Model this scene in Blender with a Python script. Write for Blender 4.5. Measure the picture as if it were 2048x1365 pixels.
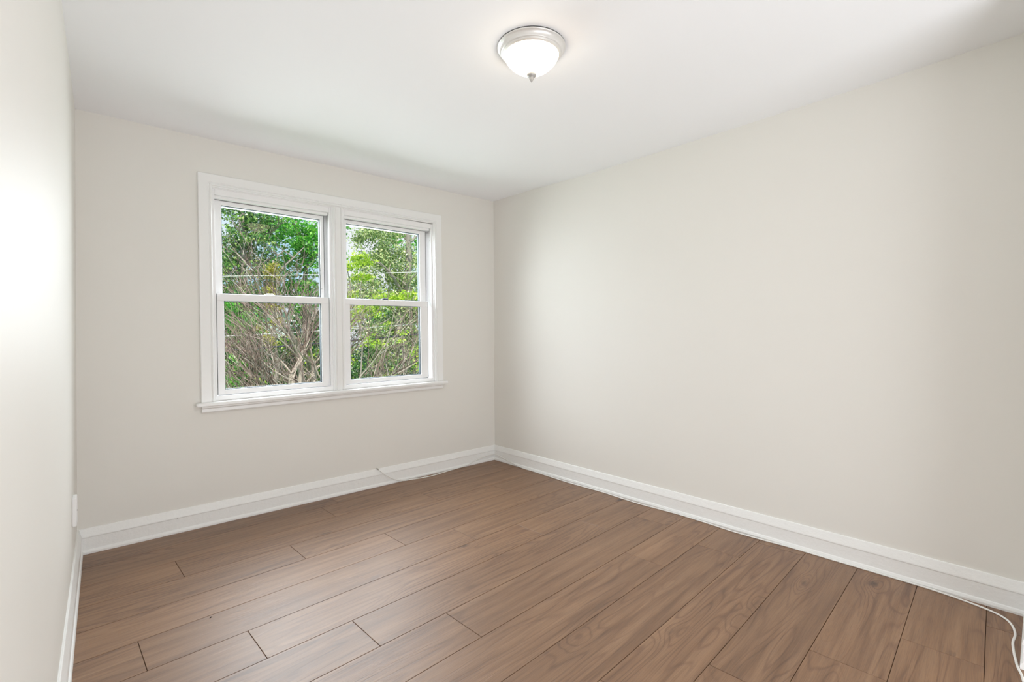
import bpy, bmesh, math, random
import numpy as np
from mathutils import Vector, Matrix

S = bpy.context.scene
for o in list(bpy.data.objects):
    bpy.data.objects.remove(o, do_unlink=True)
COL = S.collection
PI = math.pi

# ------------------------------------------------------------------ camera
F_PX, CX, CY = 960.3056, 1024.0, 670.7447
cam_d = bpy.data.cameras.new('camera')
cam = bpy.data.objects.new('camera', cam_d)
COL.objects.link(cam)
cam_d.sensor_fit = 'HORIZONTAL'
cam_d.sensor_width = 36.0
cam_d.lens = 36.0 * F_PX / 2048.0
cam_d.shift_x = 0.0
cam_d.shift_y = -(682.5 - CY) / 2048.0
cam_d.clip_start = 0.02
cam_d.clip_end = 300
YAW, PITCH, ROLL = 0.7336, -0.0008, -0.0047
fw = Vector((math.sin(YAW), math.cos(YAW), 0)); rt = Vector((math.cos(YAW), -math.sin(YAW), 0)); up = Vector((0, 0, 1))
fw2 = fw * math.cos(PITCH) + up * math.sin(PITCH)
up2 = up * math.cos(PITCH) - fw * math.sin(PITCH)
rt3 = rt * math.cos(ROLL) + up2 * math.sin(ROLL)
up3 = up2 * math.cos(ROLL) - rt * math.sin(ROLL)
m = Matrix.Identity(4)
for i in range(3):
    m[i][0] = rt3[i]; m[i][1] = up3[i]; m[i][2] = -fw2[i]
m.translation = Vector((0.0092, -3.5294, 1.1898))
cam.matrix_world = m
S.camera = cam

# ------------------------------------------------------------------ view, world, lights
S.view_settings.view_transform = 'Standard'
S.view_settings.look = 'None'
S.view_settings.gamma = 1.0
S.view_settings.use_curve_mapping = False
S.view_settings.exposure = 0.0
S.cycles.use_denoising = True
S.cycles.max_bounces = 10
S.cycles.diffuse_bounces = 7
S.cycles.transparent_max_bounces = 16
S.cycles.sample_clamp_indirect = 8.0

W = bpy.data.worlds.new('sky'); S.world = W; W.use_nodes = True
nt = W.node_tree; nt.nodes.clear()
out = nt.nodes.new('ShaderNodeOutputWorld'); bg = nt.nodes.new('ShaderNodeBackground')
tc = nt.nodes.new('ShaderNodeTexCoord'); nz = nt.nodes.new('ShaderNodeTexNoise'); rp = nt.nodes.new('ShaderNodeValToRGB')
nz.inputs['Scale'].default_value = 3.0; nz.inputs['Detail'].default_value = 5
rp.color_ramp.elements[0].position = 0.42; rp.color_ramp.elements[0].color = (0.50, 0.79, 0.98, 1)
rp.color_ramp.elements[1].position = 0.58; rp.color_ramp.elements[1].color = (0.93, 0.96, 1.0, 1)
nt.links.new(tc.outputs['Generated'], nz.inputs['Vector']); nt.links.new(nz.outputs['Fac'], rp.inputs['Fac'])
nt.links.new(rp.outputs['Color'], bg.inputs['Color']); nt.links.new(bg.outputs[0], out.inputs[0])
bg.inputs['Strength'].default_value = 1.0


def light(name, kind, loc, rot, energy, color=(1, 1, 1), size=1.0, size_y=None, spread=None):
    d = bpy.data.lights.new(name, kind); d.energy = energy; d.color = color
    if kind == 'AREA':
        d.shape = 'RECTANGLE'; d.size = size; d.size_y = size_y or size
        if spread: d.spread = spread
    if kind == 'SUN': d.angle = math.radians(0.6)
    o = bpy.data.objects.new(name, d); o.location = loc; o.rotation_euler = rot
    COL.objects.link(o)
    return o


# sun from behind the house, falling on the trees outside
sun = light('sun', 'SUN', (0, 0, 20), (0, 0, 0), 5.4, (1.0, 0.96, 0.88))
sun.rotation_euler = Vector((0.35, 0.62, -0.72)).to_track_quat('-Z', 'Y').to_euler()
# daylight pouring in through the window opening
light('window_daylight', 'AREA', (1.46, 0.80, 1.80), (-PI / 2 + math.radians(33), 0, 0), 128, (0.91, 0.96, 1.0), 1.8, 1.55)
# added fill panel behind the camera, low down and aimed up at the ceiling
light('rear_fill_light', 'AREA', (1.25, -4.65, 0.20), (PI / 2 + math.radians(50), 0, 0), 48, (0.92, 0.96, 1.0), 2.2, 0.6)

# ------------------------------------------------------------------ materials


def mat(name):
    m_ = bpy.data.materials.new(name); m_.use_nodes = True
    return m_, m_.node_tree, m_.node_tree.nodes['Principled BSDF']


def N(nt, t, **kw):
    n = nt.nodes.new(t)
    for k, v in kw.items():
        if k in n.inputs: n.inputs[k].default_value = v
        else: setattr(n, k, v)
    return n


def plain(name, col, rough=0.6, metal=0.0, spec=0.5, bump=None, mottle=0.0):
    m_, nt, b = mat(name)
    b.inputs['Base Color'].default_value = (*col, 1); b.inputs['Roughness'].default_value = rough
    b.inputs['Metallic'].default_value = metal; b.inputs['Specular IOR Level'].default_value = spec
    tcn = N(nt, 'ShaderNodeTexCoord')
    if bump:
        sc, st = bump
        n = N(nt, 'ShaderNodeTexNoise', Scale=sc, Detail=4.0); bp = N(nt, 'ShaderNodeBump', Strength=st, Distance=0.01)
        nt.links.new(tcn.outputs['Object'], n.inputs['Vector']); nt.links.new(n.outputs['Fac'], bp.inputs['Height'])
        nt.links.new(bp.outputs['Normal'], b.inputs['Normal'])
    if mottle:
        n = N(nt, 'ShaderNodeTexNoise', Scale=2.0, Detail=5.0)
        mx = N(nt, 'ShaderNodeMix', data_type='RGBA')
        mx.inputs[6].default_value = (*[c * (1 - mottle) for c in col], 1); mx.inputs[7].default_value = (*[min(1, c * (1 + mottle)) for c in col], 1)
        nt.links.new(tcn.outputs['Object'], n.inputs['Vector']); nt.links.new(n.outputs['Fac'], mx.inputs[0])
        nt.links.new(mx.outputs[2], b.inputs['Base Color'])
    return m_


M_WALL = plain('wall_paint_cream', (0.80, 0.782, 0.742), 0.55, bump=(45, 0.02), mottle=0.012)
M_CEIL = plain('ceiling_paint_white', (0.925, 0.935, 0.96), 0.7, bump=(30, 0.02))
M_TRIM = plain('trim_gloss_white', (0.88, 0.88, 0.875), 0.3, bump=(60, 0.06))
M_VINYL = plain('vinyl_white', (0.90, 0.895, 0.90), 0.35)
M_DARK = plain('dark_gap', (0.02, 0.018, 0.016), 0.8)
M_SUB = plain('subfloor', (0.05, 0.03, 0.02), 0.9)
M_CABLE = plain('cable_white', (0.86, 0.85, 0.82), 0.35)
M_CONN = plain('connector_metal', (0.45, 0.44, 0.42), 0.35, 0.9)
M_METAL = plain('brushed_nickel', (0.80, 0.79, 0.77), 0.35, 0.35)
M_FINIAL = plain('finial_metal', (0.42, 0.41, 0.40), 0.4, 0.2)
M_GAPSHADE = plain('gap_shade_grey', (0.10, 0.10, 0.10), 0.9)  # dark grey standing in for shade in the sash gaps
M_SEAL = plain('glazing_seal', (0.05, 0.07, 0.09), 0.6)
M_SCREW = plain('screw_grey', (0.35, 0.34, 0.33), 0.4, 0.7)
M_LOCKDARK = plain('lock_dark', (0.05, 0.06, 0.09), 0.4)

# old baseboard paint with scuffs and nicks
M_BASE, nt, b = mat('baseboard_paint')
b.inputs['Roughness'].default_value = 0.33
tcn = N(nt, 'ShaderNodeTexCoord')
n1 = N(nt, 'ShaderNodeTexNoise', Scale=38.0, Detail=6.0, Roughness=0.6)
n2 = N(nt, 'ShaderNodeTexVoronoi', Scale=9.0); n2.inputs['Randomness'].default_value = 1.0
r1 = N(nt, 'ShaderNodeValToRGB'); r1.color_ramp.elements[0].position = 0.012; r1.color_ramp.elements[0].color = (0.25, 0.24, 0.22, 1)
r1.color_ramp.elements[1].position = 0.03; r1.color_ramp.elements[1].color = (0.88, 0.88, 0.87, 1)
bp = N(nt, 'ShaderNodeBump', Strength=0.22, Distance=0.01)
for n in (n1, n2): nt.links.new(tcn.outputs['Object'], n.inputs['Vector'])
nt.links.new(n2.outputs['Distance'], r1.inputs['Fac']); nt.links.new(r1.outputs['Color'], b.inputs['Base Color'])
nt.links.new(n1.outputs['Fac'], bp.inputs['Height']); nt.links.new(bp.outputs['Normal'], b.inputs['Normal'])

# glass
M_GLASS = bpy.data.materials.new('window_glass'); M_GLASS.use_nodes = True
nt = M_GLASS.node_tree; nt.nodes.clear()
o_ = N(nt, 'ShaderNodeOutputMaterial'); tr = N(nt, 'ShaderNodeBsdfTransparent'); gl = N(nt, 'ShaderNodeBsdfGlossy')
tr.inputs['Color'].default_value = (0.97, 0.985, 0.98, 1); gl.inputs['Roughness'].default_value = 0.0
fr = N(nt, 'ShaderNodeFresnel', IOR=1.30); mx = N(nt, 'ShaderNodeMixShader')
nt.links.new(fr.outputs[0], mx.inputs[0]); nt.links.new(tr.outputs[0], mx.inputs[1]); nt.links.new(gl.outputs[0], mx.inputs[2])
nt.links.new(mx.outputs[0], o_.inputs[0])

# lit alabaster bowl of the lamp
M_BOWL, nt, b = mat('alabaster_glass_lit')
b.inputs['Base Color'].default_value = (0.95, 0.94, 0.92, 1); b.inputs['Roughness'].default_value = 0.2
tcn = N(nt, 'ShaderNodeTexCoord'); n1 = N(nt, 'ShaderNodeTexNoise', Scale=9.0, Detail=4.0, Distortion=1.5)
r1 = N(nt, 'ShaderNodeValToRGB'); r1.color_ramp.elements[0].position = 0.38; r1.color_ramp.elements[0].color = (1.0, 0.78, 0.52, 1)
r1.color_ramp.elements[1].position = 0.52; r1.color_ramp.elements[1].color = (1.0, 0.87, 0.68, 1)
nt.links.new(tcn.outputs['Object'], n1.inputs['Vector']); nt.links.new(n1.outputs['Fac'], r1.inputs['Fac'])
nt.links.new(r1.outputs['Color'], b.inputs['Emission Color']); b.inputs['Emission Strength'].default_value = 10.0

# vinyl plank floor
M_FLOOR, nt, b = mat('oak_planks')
L = nt.links.new
uv = N(nt, 'ShaderNodeUVMap', uv_map='plank'); tone = N(nt, 'ShaderNodeAttribute', attribute_name='tone')


def mapped(sx, sy):
    mp = N(nt, 'ShaderNodeMapping'); mp.inputs['Scale'].default_value = (sx, sy, 1); L(uv.outputs[0], mp.inputs['Vector']); return mp.outputs[0]


def math_(op, a, b_=None, c=None):
    n = N(nt, 'ShaderNodeMath', operation=op)
    for i, v in enumerate((a, b_, c)):
        if v is None: continue
        if isinstance(v, (int, float)): n.inputs[i].default_value = v
        else: L(v, n.inputs[i])
    return n.outputs[0]


def noise(vec, scale=1, detail=4, rough=0.55, dist=0.0):
    n = N(nt, 'ShaderNodeTexNoise', Scale=scale, Detail=detail, Roughness=rough, Distortion=dist); L(vec, n.inputs['Vector']); return n.outputs['Fac']


def ramp(fac, stops):
    r = N(nt, 'ShaderNodeValToRGB'); L(fac, r.inputs['Fac'])
    e = r.color_ramp.elements
    while len(e) < len(stops): e.new(0.5)
    for i, (p, c) in enumerate(stops):
        e[i].position = p; e[i].color = (*c, 1) if len(c) == 3 else c
    return r.outputs['Color']


def mixc(kind, fac, a, b_):
    n = N(nt, 'ShaderNodeMix', data_type='RGBA', blend_type=kind)
    if isinstance(fac, (int, float)): n.inputs[0].default_value = fac
    else: L(fac, n.inputs[0])
    for i, v in ((6, a), (7, b_)):
        if isinstance(v, tuple): n.inputs[i].default_value = (*v, 1)
        else: L(v, n.inputs[i])
    return n.outputs[2]


# knots: sparse cells in stretched plank space
kv = N(nt, 'ShaderNodeTexVoronoi', Scale=1.0, Randomness=0.9); L(mapped(2.0, 4.6), kv.inputs['Vector'])
kd = kv.outputs['Distance']
ksel = math_('GREATER_THAN', N(nt, 'ShaderNodeSeparateColor').outputs[0], 0.38)
sepk = ksel.node.inputs[0].links[0].from_node; L(kv.outputs['Color'], sepk.inputs[0])
kwarp = math_('MULTIPLY', math_('EXPONENT', math_('MULTIPLY', math_('MULTIPLY', kd, kd), -26.0)), 1.0)
# cathedral grain: bands across the plank, warped by broad noise and by the knots
sepuv = N(nt, 'ShaderNodeSeparateXYZ'); L(uv.outputs[0], sepuv.inputs[0])
broad = noise(mapped(0.55, 5.0), 1, 2, 0.5)
ringc = math_('ADD', math_('MULTIPLY', broad, 20.0), math_('MULTIPLY', kwarp, 3.2))
ringc = math_('ADD', ringc, math_('MULTIPLY', noise(mapped(2.5, 30), 1, 3), 0.6))
rings = math_('MULTIPLY_ADD', math_('SINE', math_('MULTIPLY', ringc, 6.2832)), 0.5, 0.5)
ringline = math_('POWER', rings, 5.0)
rmask = ramp(noise(mapped(0.8, 3.0), 1, 2), [(0.40, (0, 0, 0)), (0.56, (1, 1, 1))])
pore = noise(mapped(9, 300), 1, 4, 0.6)
streak = noise(mapped(1.3, 26), 1, 5, 0.6, 0.4)
patch = noise(mapped(1.6, 7), 1, 4, 0.6)
base = ramp(streak, [(0.30, (0.170, 0.080, 0.034)), (0.5, (0.255, 0.133, 0.064)), (0.70, (0.320, 0.180, 0.095))])
base = mixc('MULTIPLY', 0.4, base, ramp(patch, [(0.3, (0.62, 0.58, 0.56)), (0.55, (1, 1, 1))]))
base = mixc('MULTIPLY', math_('MULTIPLY', math_('MULTIPLY', ringline, rmask), 0.6), base, (0.52, 0.41, 0.34))
base = mixc('MULTIPLY', 0.5, base, ramp(pore, [(0.35, (0.55, 0.5, 0.46)), (0.55, (1, 1, 1))]))
kdark = math_('MULTIPLY', ksel, math_('SUBTRACT', 1.0, math_('SMOOTH_MIN', math_('MULTIPLY', math_('ADD', kd, math_('MULTIPLY', math_('SUBTRACT', noise(mapped(9, 30), 1, 3), 0.5), 0.22)), 9.5), 1.0, 0.2)))
kdark = math_('MAXIMUM', kdark, 0.0)
base = mixc('MULTIPLY', math_('MINIMUM', math_('MULTIPLY', kdark, 1.1), 0.95), base, (0.20, 0.11, 0.08))
tonec = N(nt, 'ShaderNodeSeparateColor'); L(tone.outputs['Color'], tonec.inputs[0])
base = mixc('MULTIPLY', 1.0, base, ramp(tonec.outputs[0], [(0.0, (0.92, 0.91, 0.90)), (1.0, (1.07, 1.07, 1.08))]))
L(base, b.inputs['Base Color'])
rr = N(nt, 'ShaderNodeMapRange'); rr.inputs['To Min'].default_value = 0.38; rr.inputs['To Max'].default_value = 0.53
L(pore, rr.inputs['Value']); L(rr.outputs[0], b.inputs['Roughness'])
b.inputs['Specular IOR Level'].default_value = 0.5; b.inputs['IOR'].default_value = 1.78
bp = N(nt, 'ShaderNodeBump', Strength=0.25, Distance=0.002)
L(math_('ADD', pore, math_('MULTIPLY', ringline, -0.5)), bp.inputs['Height']); L(bp.outputs['Normal'], b.inputs['Normal'])


def leaf_mat(name, stops, trans=0.35):
    m_ = bpy.data.materials.new(name); m_.use_nodes = True
    nt = m_.node_tree; nt.nodes.clear()
    o = N(nt, 'ShaderNodeOutputMaterial'); d = N(nt, 'ShaderNodeBsdfDiffuse'); t = N(nt, 'ShaderNodeBsdfTranslucent'); g = N(nt, 'ShaderNodeBsdfGlossy', Roughness=0.35)
    ge = N(nt, 'ShaderNodeNewGeometry'); r = N(nt, 'ShaderNodeValToRGB'); e = r.color_ramp.elements
    while len(e) < len(stops): e.new(0.5)
    for i, (p, c) in enumerate(stops): e[i].position = p; e[i].color = (*c, 1)
    nt.links.new(ge.outputs['Random Per Island'], r.inputs['Fac'])
    for s in (d, t): nt.links.new(r.outputs['Color'], s.inputs['Color'])
    a = N(nt, 'ShaderNodeMixShader', Fac=trans); c = N(nt, 'ShaderNodeMixShader', Fac=0.05)
    nt.links.new(d.outputs[0], a.inputs[1]); nt.links.new(t.outputs[0], a.inputs[2])
    nt.links.new(a.outputs[0], c.inputs[1]); nt.links.new(g.outputs[0], c.inputs[2]); nt.links.new(c.outputs[0], o.inputs[0])
    return m_


M_IVY = leaf_mat('ivy_dark', [(0.0, (0.03, 0.10, 0.03)), (0.45, (0.09, 0.26, 0.06)), (0.8, (0.26, 0.46, 0.10)), (1.0, (0.50, 0.62, 0.20))])
M_IVYPALE = leaf_mat('ivy_pale', [(0.0, (0.12, 0.24, 0.08)), (0.4, (0.34, 0.48, 0.18)), (0.75, (0.60, 0.68, 0.30)), (1.0, (0.80, 0.78, 0.48))])
M_MAPLE = leaf_mat('maple_green', [(0.0, (0.05, 0.28, 0.05)), (0.5, (0.13, 0.52, 0.05)), (1.0, (0.36, 0.74, 0.10))], 0.5)
M_LIME = leaf_mat('spring_lime', [(0.0, (0.22, 0.42, 0.03)), (0.5, (0.46, 0.66, 0.05)), (1.0, (0.72, 0.84, 0.10))], 0.45)
M_OLIVE = leaf_mat('ivy_yellow', [(0.0, (0.20, 0.24, 0.03)), (0.5, (0.46, 0.44, 0.07)), (1.0, (0.72, 0.64, 0.16))])
M_UNDER = leaf_mat('understory', [(0.0, (0.02, 0.07, 0.03)), (0.6, (0.07, 0.19, 0.06)), (0.9, (0.2, 0.36, 0.08)), (1.0, (0.42, 0.56, 0.12))])
M_GRASS = plain('grass', (0.10, 0.32, 0.06), 0.9, bump=(30, 0.8), mottle=0.45)
M_BARK = plain('bark_grey', (0.30, 0.26, 0.23), 0.85, bump=(14, 0.6), mottle=0.25)
M_TWIG = leaf_mat('twig_brown', [(0.0, (0.07, 0.045, 0.04)), (0.5, (0.26, 0.17, 0.14)), (0.85, (0.42, 0.32, 0.27)), (1.0, (0.70, 0.62, 0.55))], 0.0)  # random twig tones carry painted dark shadows and pale highlights
M_SMOOTHBARK = plain('smooth_bark', (0.44, 0.37, 0.31), 0.7, bump=(20, 0.3), mottle=0.3)
M_SIDING = plain('siding_pale', (0.72, 0.76, 0.80), 0.7)
M_ROOF = plain('roof_grey', (0.30, 0.31, 0.34), 0.8)
M_PANE = plain('far_pane', (0.08, 0.12, 0.16), 0.1)
M_WCABLE = plain('cable_pale', (0.75, 0.74, 0.72), 0.5)
M_BCABLE = plain('cable_black', (0.03, 0.035, 0.05), 0.5)

# ------------------------------------------------------------------ helpers


def link(name, me, m_=None, parent=None):
    o = bpy.data.objects.new(name, me); COL.objects.link(o)
    if m_ is not None: me.materials.append(m_)
    if parent is not None: o.parent = parent
    return o


def from_bm(name, bm, m_, parent=None, smooth=False):
    me = bpy.data.meshes.new(name); bmesh.ops.recalc_face_normals(bm, faces=bm.faces[:]); bm.to_mesh(me); bm.free()
    if smooth:
        for p in me.polygons: p.use_smooth = True
    return link(name, me, m_, parent)


def box(bm, x0, x1, y0, y1, z0, z1, bev=0.0):
    r = bmesh.ops.create_cube(bm, size=1.0)
    vs = r['verts']
    for v in vs:
        v.co = Vector(((x0 + x1) / 2 + v.co.x * (x1 - x0), (y0 + y1) / 2 + v.co.y * (y1 - y0), (z0 + z1) / 2 + v.co.z * (z1 - z0)))
    if bev:
        es = list({e for v in vs for e in v.link_edges})
        bmesh.ops.bevel(bm, geom=es, offset=bev, segments=2, profile=0.5, affect='EDGES')


def tag(o, label=None, cat=None, group=None, kind=None):
    if label: o['label'] = label
    if cat: o['category'] = cat
    if group: o['group'] = group
    if kind: o['kind'] = kind
    return o


def empty(name, loc=(0, 0, 0)):
    o = bpy.data.objects.new(name, None); o.location = loc; o.empty_display_size = 0.1; COL.objects.link(o); return o


def sweep(bm, prof, P0, P1, nrm, m0=0.0, m1=0.0, base=(0, 0, 1)):
    """extrude profile [(inset, height)] along P0->P1; nrm = direction of inset; m0/m1 mitre (1 = 45 degrees shortening with inset)"""
    P0 = Vector(P0); P1 = Vector(P1); t = (P1 - P0).normalized(); n = Vector(nrm).normalized(); h = Vector(base)
    a = [bm.verts.new(P0 + n * d + h * z + t * d * m0) for d, z in prof]
    b_ = [bm.verts.new(P1 + n * d + h * z - t * d * m1) for d, z in prof]
    k = len(prof)
    for i in range(k):
        j = (i + 1) % k
        bm.faces.new((a[i], a[j], b_[j], b_[i]))
    bm.faces.new(a[::-1]); bm.faces.new(b_)


def lathe(bm, prof, cx, cy, seg=72, close=False):
    rings = []
    for r, z in prof:
        if r < 1e-5: rings.append([bm.verts.new((cx, cy, z))])
        else: rings.append([bm.verts.new((cx + r * math.cos(2 * PI * i / seg), cy + r * math.sin(2 * PI * i / seg), z)) for i in range(seg)])
    for a, b_ in zip(rings[:-1], rings[1:]):
        for i in range(seg):
            j = (i + 1) % seg
            if len(a) == 1 and len(b_) == 1: continue
            if len(a) == 1: bm.faces.new((a[0], b_[i], b_[j]))
            elif len(b_) == 1: bm.faces.new((a[i], a[j], b_[0]))
            else: bm.faces.new((a[i], a[j], b_[j], b_[i]))


def tubes_mesh(name, paths, sides, m_, parent=None, smooth=True):
    """paths: list of (points Nx3, radii N) -> one mesh"""
    V = []; Fc = []; off = 0
    for pts, rad in paths:
        pts = np.asarray(pts, float); rad = np.asarray(rad, float); n = len(pts)
        t = np.gradient(pts, axis=0); t /= (np.linalg.norm(t, axis=1)[:, None] + 1e-9)
        ref = np.array([0.31, 0.17, 0.93]) if abs(t[0, 2]) < 0.85 else np.array([0.95, 0.2, 0.1])
        a = np.cross(t, ref); a /= (np.linalg.norm(a, axis=1)[:, None] + 1e-9); b_ = np.cross(t, a)
        ang = np.arange(sides) * 2 * PI / sides
        ring = pts[:, None, :] + rad[:, None, None] * (np.cos(ang)[None, :, None] * a[:, None, :] + np.sin(ang)[None, :, None] * b_[:, None, :])
        V.append(ring.reshape(-1, 3))
        i = np.arange(n - 1)[:, None] * sides; j = np.arange(sides)[None, :]; k = (j + 1) % sides
        q = np.stack([i + j, i + k, i + sides + k, i + sides + j], -1).reshape(-1, 4) + off
        Fc.append(q); off += n * sides
    V = np.concatenate(V); Fc = np.concatenate(Fc)
    me = quad_mesh(name, V, Fc)
    if smooth: me.polygons.foreach_set('use_smooth', np.ones(len(Fc), bool))
    return link(name, me, m_, parent)


def quad_mesh(name, V, Q):
    me = bpy.data.meshes.new(name)
    me.vertices.add(len(V)); me.vertices.foreach_set('co', V.astype(np.float32).ravel())
    me.loops.add(len(Q) * 4); me.loops.foreach_set('vertex_index', Q.astype(np.int32).ravel())
    me.polygons.add(len(Q)); me.polygons.foreach_set('loop_start', (np.arange(len(Q)) * 4).astype(np.int32))
    me.polygons.foreach_set('loop_total', np.full(len(Q), 4, np.int32))
    me.update(calc_edges=True); return me


# ------------------------------------------------------------------ room shell
LX = 2.9611            # window wall length
WLEAN = 0.028          # the left wall runs slightly out of square
TH = 0.14


def xl(y): return -0.003 + WLEAN * y     # left wall plane (y negative inside the room)


# window geometry (wall coordinates)
WX0, WX1, WZ0, WZ1 = 0.625, 2.300, 0.770, 2.145

# window wall with its opening
bm = bmesh.new()
for (x0, x1, z0, z1) in ((-0.15, WX0, -0.05, 2.6), (WX1, LX + 0.15, -0.05, 2.6), (WX0, WX1, -0.05, WZ0), (WX0, WX1, WZ1, 2.6)):
    box(bm, x0, x1, 0.0, 0.16, z0, z1)
tag(from_bm('wall_window', bm, M_WALL), kind='structure')
bm = bmesh.new(); box(bm, LX, LX + 0.15, -5.4, 0.0, -0.05, 2.6)
tag(from_bm('wall_right', bm, M_WALL), kind='structure')
bm = bmesh.new()
vs = [bm.verts.new(c) for c in [(xl(0), 0, -0.05), (xl(-5.4), -5.4, -0.05), (xl(-5.4) - TH, -5.4, -0.05), (xl(0) - TH, 0, -0.05),
                                (xl(0), 0, 2.6), (xl(-5.4), -5.4, 2.6), (xl(-5.4) - TH, -5.4, 2.6), (xl(0) - TH, 0, 2.6)]]
for f in ((0, 1, 2, 3), (4, 7, 6, 5), (0, 4, 5, 1), (1, 5, 6, 2), (2, 6, 7, 3), (3, 7, 4, 0)): bm.faces.new([vs[i] for i in f])
tag(from_bm('wall_left', bm, M_WALL), kind='structure')
# short return at the right of the doorway, and the landing behind the camera
YB = -3.492
bm = bmesh.new(); box(bm, 2.474, LX, YB - 0.12, YB, -0.05, 2.6)
tag(from_bm('wall_doorway', bm, M_WALL), kind='structure')
bm = bmesh.new(); box(bm, -0.3, LX + 0.15, -5.54, -5.4, -0.05, 2.6)
tag(from_bm('wall_landing', bm, M_WALL), kind='structure')

# ceiling: slightly uneven old plaster
def czh(x, y):
    s = -y
    za = np.interp(x, [-0.3, 0, 0.75, 1.745, 2.96, 3.2], [2.431, 2.4316, 2.4374, 2.4508, 2.4675, 2.47])
    zr = np.interp(s, [-0.3, 0, 1.0, 2.2, 3.0, 3.5, 5.6], [2.4675, 2.4675, 2.439, 2.435, 2.4372, 2.4475, 2.448])
    zl = 2.432
    k = np.interp(s, [0, 1.2], [1.0, 0.0]); u = min(max(x / 2.96, 0), 1)
    zin = zl * (1 - u) + zr * u
    edge = za
    return edge * k + zin * (1 - k)


bm = bmesh.new()
nx, ny = 30, 48; g = {}
for i in range(nx + 1):
    for j in range(ny + 1):
        x = -0.3 + 3.4 * i / nx; y = 0.14 - 5.6 * j / ny
        g[i, j] = bm.verts.new((x, y, float(czh(x, min(y, 0)))))
top = {}
for i in range(nx + 1):
    for j in range(ny + 1):
        if i in (0, nx) or j in (0, ny): top[i, j] = bm.verts.new((g[i, j].co.x, g[i, j].co.y, 2.62))
for i in range(nx):
    for j in range(ny): bm.faces.new((g[i, j], g[i, j + 1], g[i + 1, j + 1], g[i + 1, j]))
for i in range(nx):
    for j in (0, ny): bm.faces.new((g[i, j], g[i + 1, j], top[i + 1, j], top[i, j]))
for j in range(ny):
    for i in (0, nx): bm.faces.new((g[i, j], g[i, j + 1], top[i, j + 1], top[i, j]))
o = from_bm('ceiling', bm, M_CEIL, smooth=False)
for p in o.data.polygons: p.use_smooth = True
bm = bmesh.new(); bm.from_mesh(o.data)
q = [bm.verts.new(c) for c in ((-0.3, 0.14, 2.62), (3.1, 0.14, 2.62), (3.1, -5.46, 2.62), (-0.3, -5.46, 2.62))]; bm.faces.new(q)
bm.to_mesh(o.data); bm.free()
tag(o, kind='structure')

# floor: planks laid 2.65 degrees off the window wall
PA = 0.0463
tv = np.array([math.cos(PA), math.sin(PA)]); nv = np.array([math.sin(PA), -math.cos(PA)])
PIT, OFF0, PLEN = 0.2325, 0.0025, 1.535
joint = {0: 2.9, 1: 1.238, 2: 0.36, 3: 0.86, 4: 1.325, 5: 0.12, 6: 0.445, 7: 0.775, 8: 1.085, 9: 0.585, 10: 0.955, 11: 1.22, 12: 0.025, 13: 0.370, 14: 0.700, 15: 1.043}
V = []; Q = []; UV = []; TONE = []; MI = []
rng = random.Random(5)
gap = 0.0009; ch = 0.0010
for k in range(0, 24):
    n0 = OFF0 + k * PIT; n1 = n0 + PIT
    j0 = joint.get(k, (0.37 * k) % PLEN)
    t = j0 - PLEN * math.ceil((j0 + 0.25) / PLEN)
    while t < 3.08:
        a0 = max(t, -0.27); a1 = min(t + PLEN, 3.08)
        if a1 > a0 + 0.02:
            ru, rv, tn = rng.uniform(0, 40), rng.uniform(0, 40), rng.random()
            fl = rng.random() < 0.5
            A0, A1, B0, B1 = a0 + gap, a1 - gap, n0 + gap, n1 - gap
            outer = [(A0, B0), (A1, B0), (A1, B1), (A0, B1)]
            inner = [(A0 + ch, B0 + ch), (A1 - ch, B0 + ch), (A1 - ch, B1 - ch), (A0 + ch, B1 - ch)]
            s = len(V)
            for (u_, w_), z in [(c, -0.010) for c in outer] + [(c, -0.0010) for c in outer] + [(c, 0.0) for c in inner]:
                p = tv * u_ + nv * w_; V.append((p[0], p[1], z))
            qs = [(8, 9, 10, 11)] + [(4 + i, 4 + (i + 1) % 4, 8 + (i + 1) % 4, 8 + i) for i in range(4)] + [(i, (i + 1) % 4, 4 + (i + 1) % 4, 4 + i) for i in range(4)]
            cs = outer + outer + inner
            for qd in qs:
                Q.append([s + i for i in qd])
                for i in qd:
                    u_, w_ = cs[i]
                    uu = (u_ - a0); ww = (w_ - n0)
                    if fl: uu = PLEN - uu
                    UV.append((uu + ru, ww + rv)); TONE.append(tn)
        t += PLEN
V = np.array(V); Q = np.array(Q)
me = quad_mesh('floor', V, Q)
ul = me.uv_layers.new(name='plank'); ul.data.foreach_set('uv', np.array(UV, np.float32).ravel())
ca = me.color_attributes.new('tone', 'FLOAT_COLOR', 'CORNER'); ca.data.foreach_set('color', np.array([[x, x, x, 1] for x in TONE], np.float32).ravel())
me.polygons.foreach_set('use_smooth', np.zeros(len(Q), bool)); fo = link('floor', me, M_FLOOR)
tag(fo, kind='structure')
bm = bmesh.new(); bm.from_mesh(me); bmesh.ops.recalc_face_normals(bm, faces=bm.faces[:])
# thin dark underlay below the planks
nf = len(bm.faces); box(bm, -0.28, LX + 0.1, -5.4, 0.1, -0.03, -0.009)
bm.faces.ensure_lookup_table()
for f in list(bm.faces)[nf:]: f.material_index = 1
bm.to_mesh(me); bm.free(); me.materials.append(M_SUB)

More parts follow.
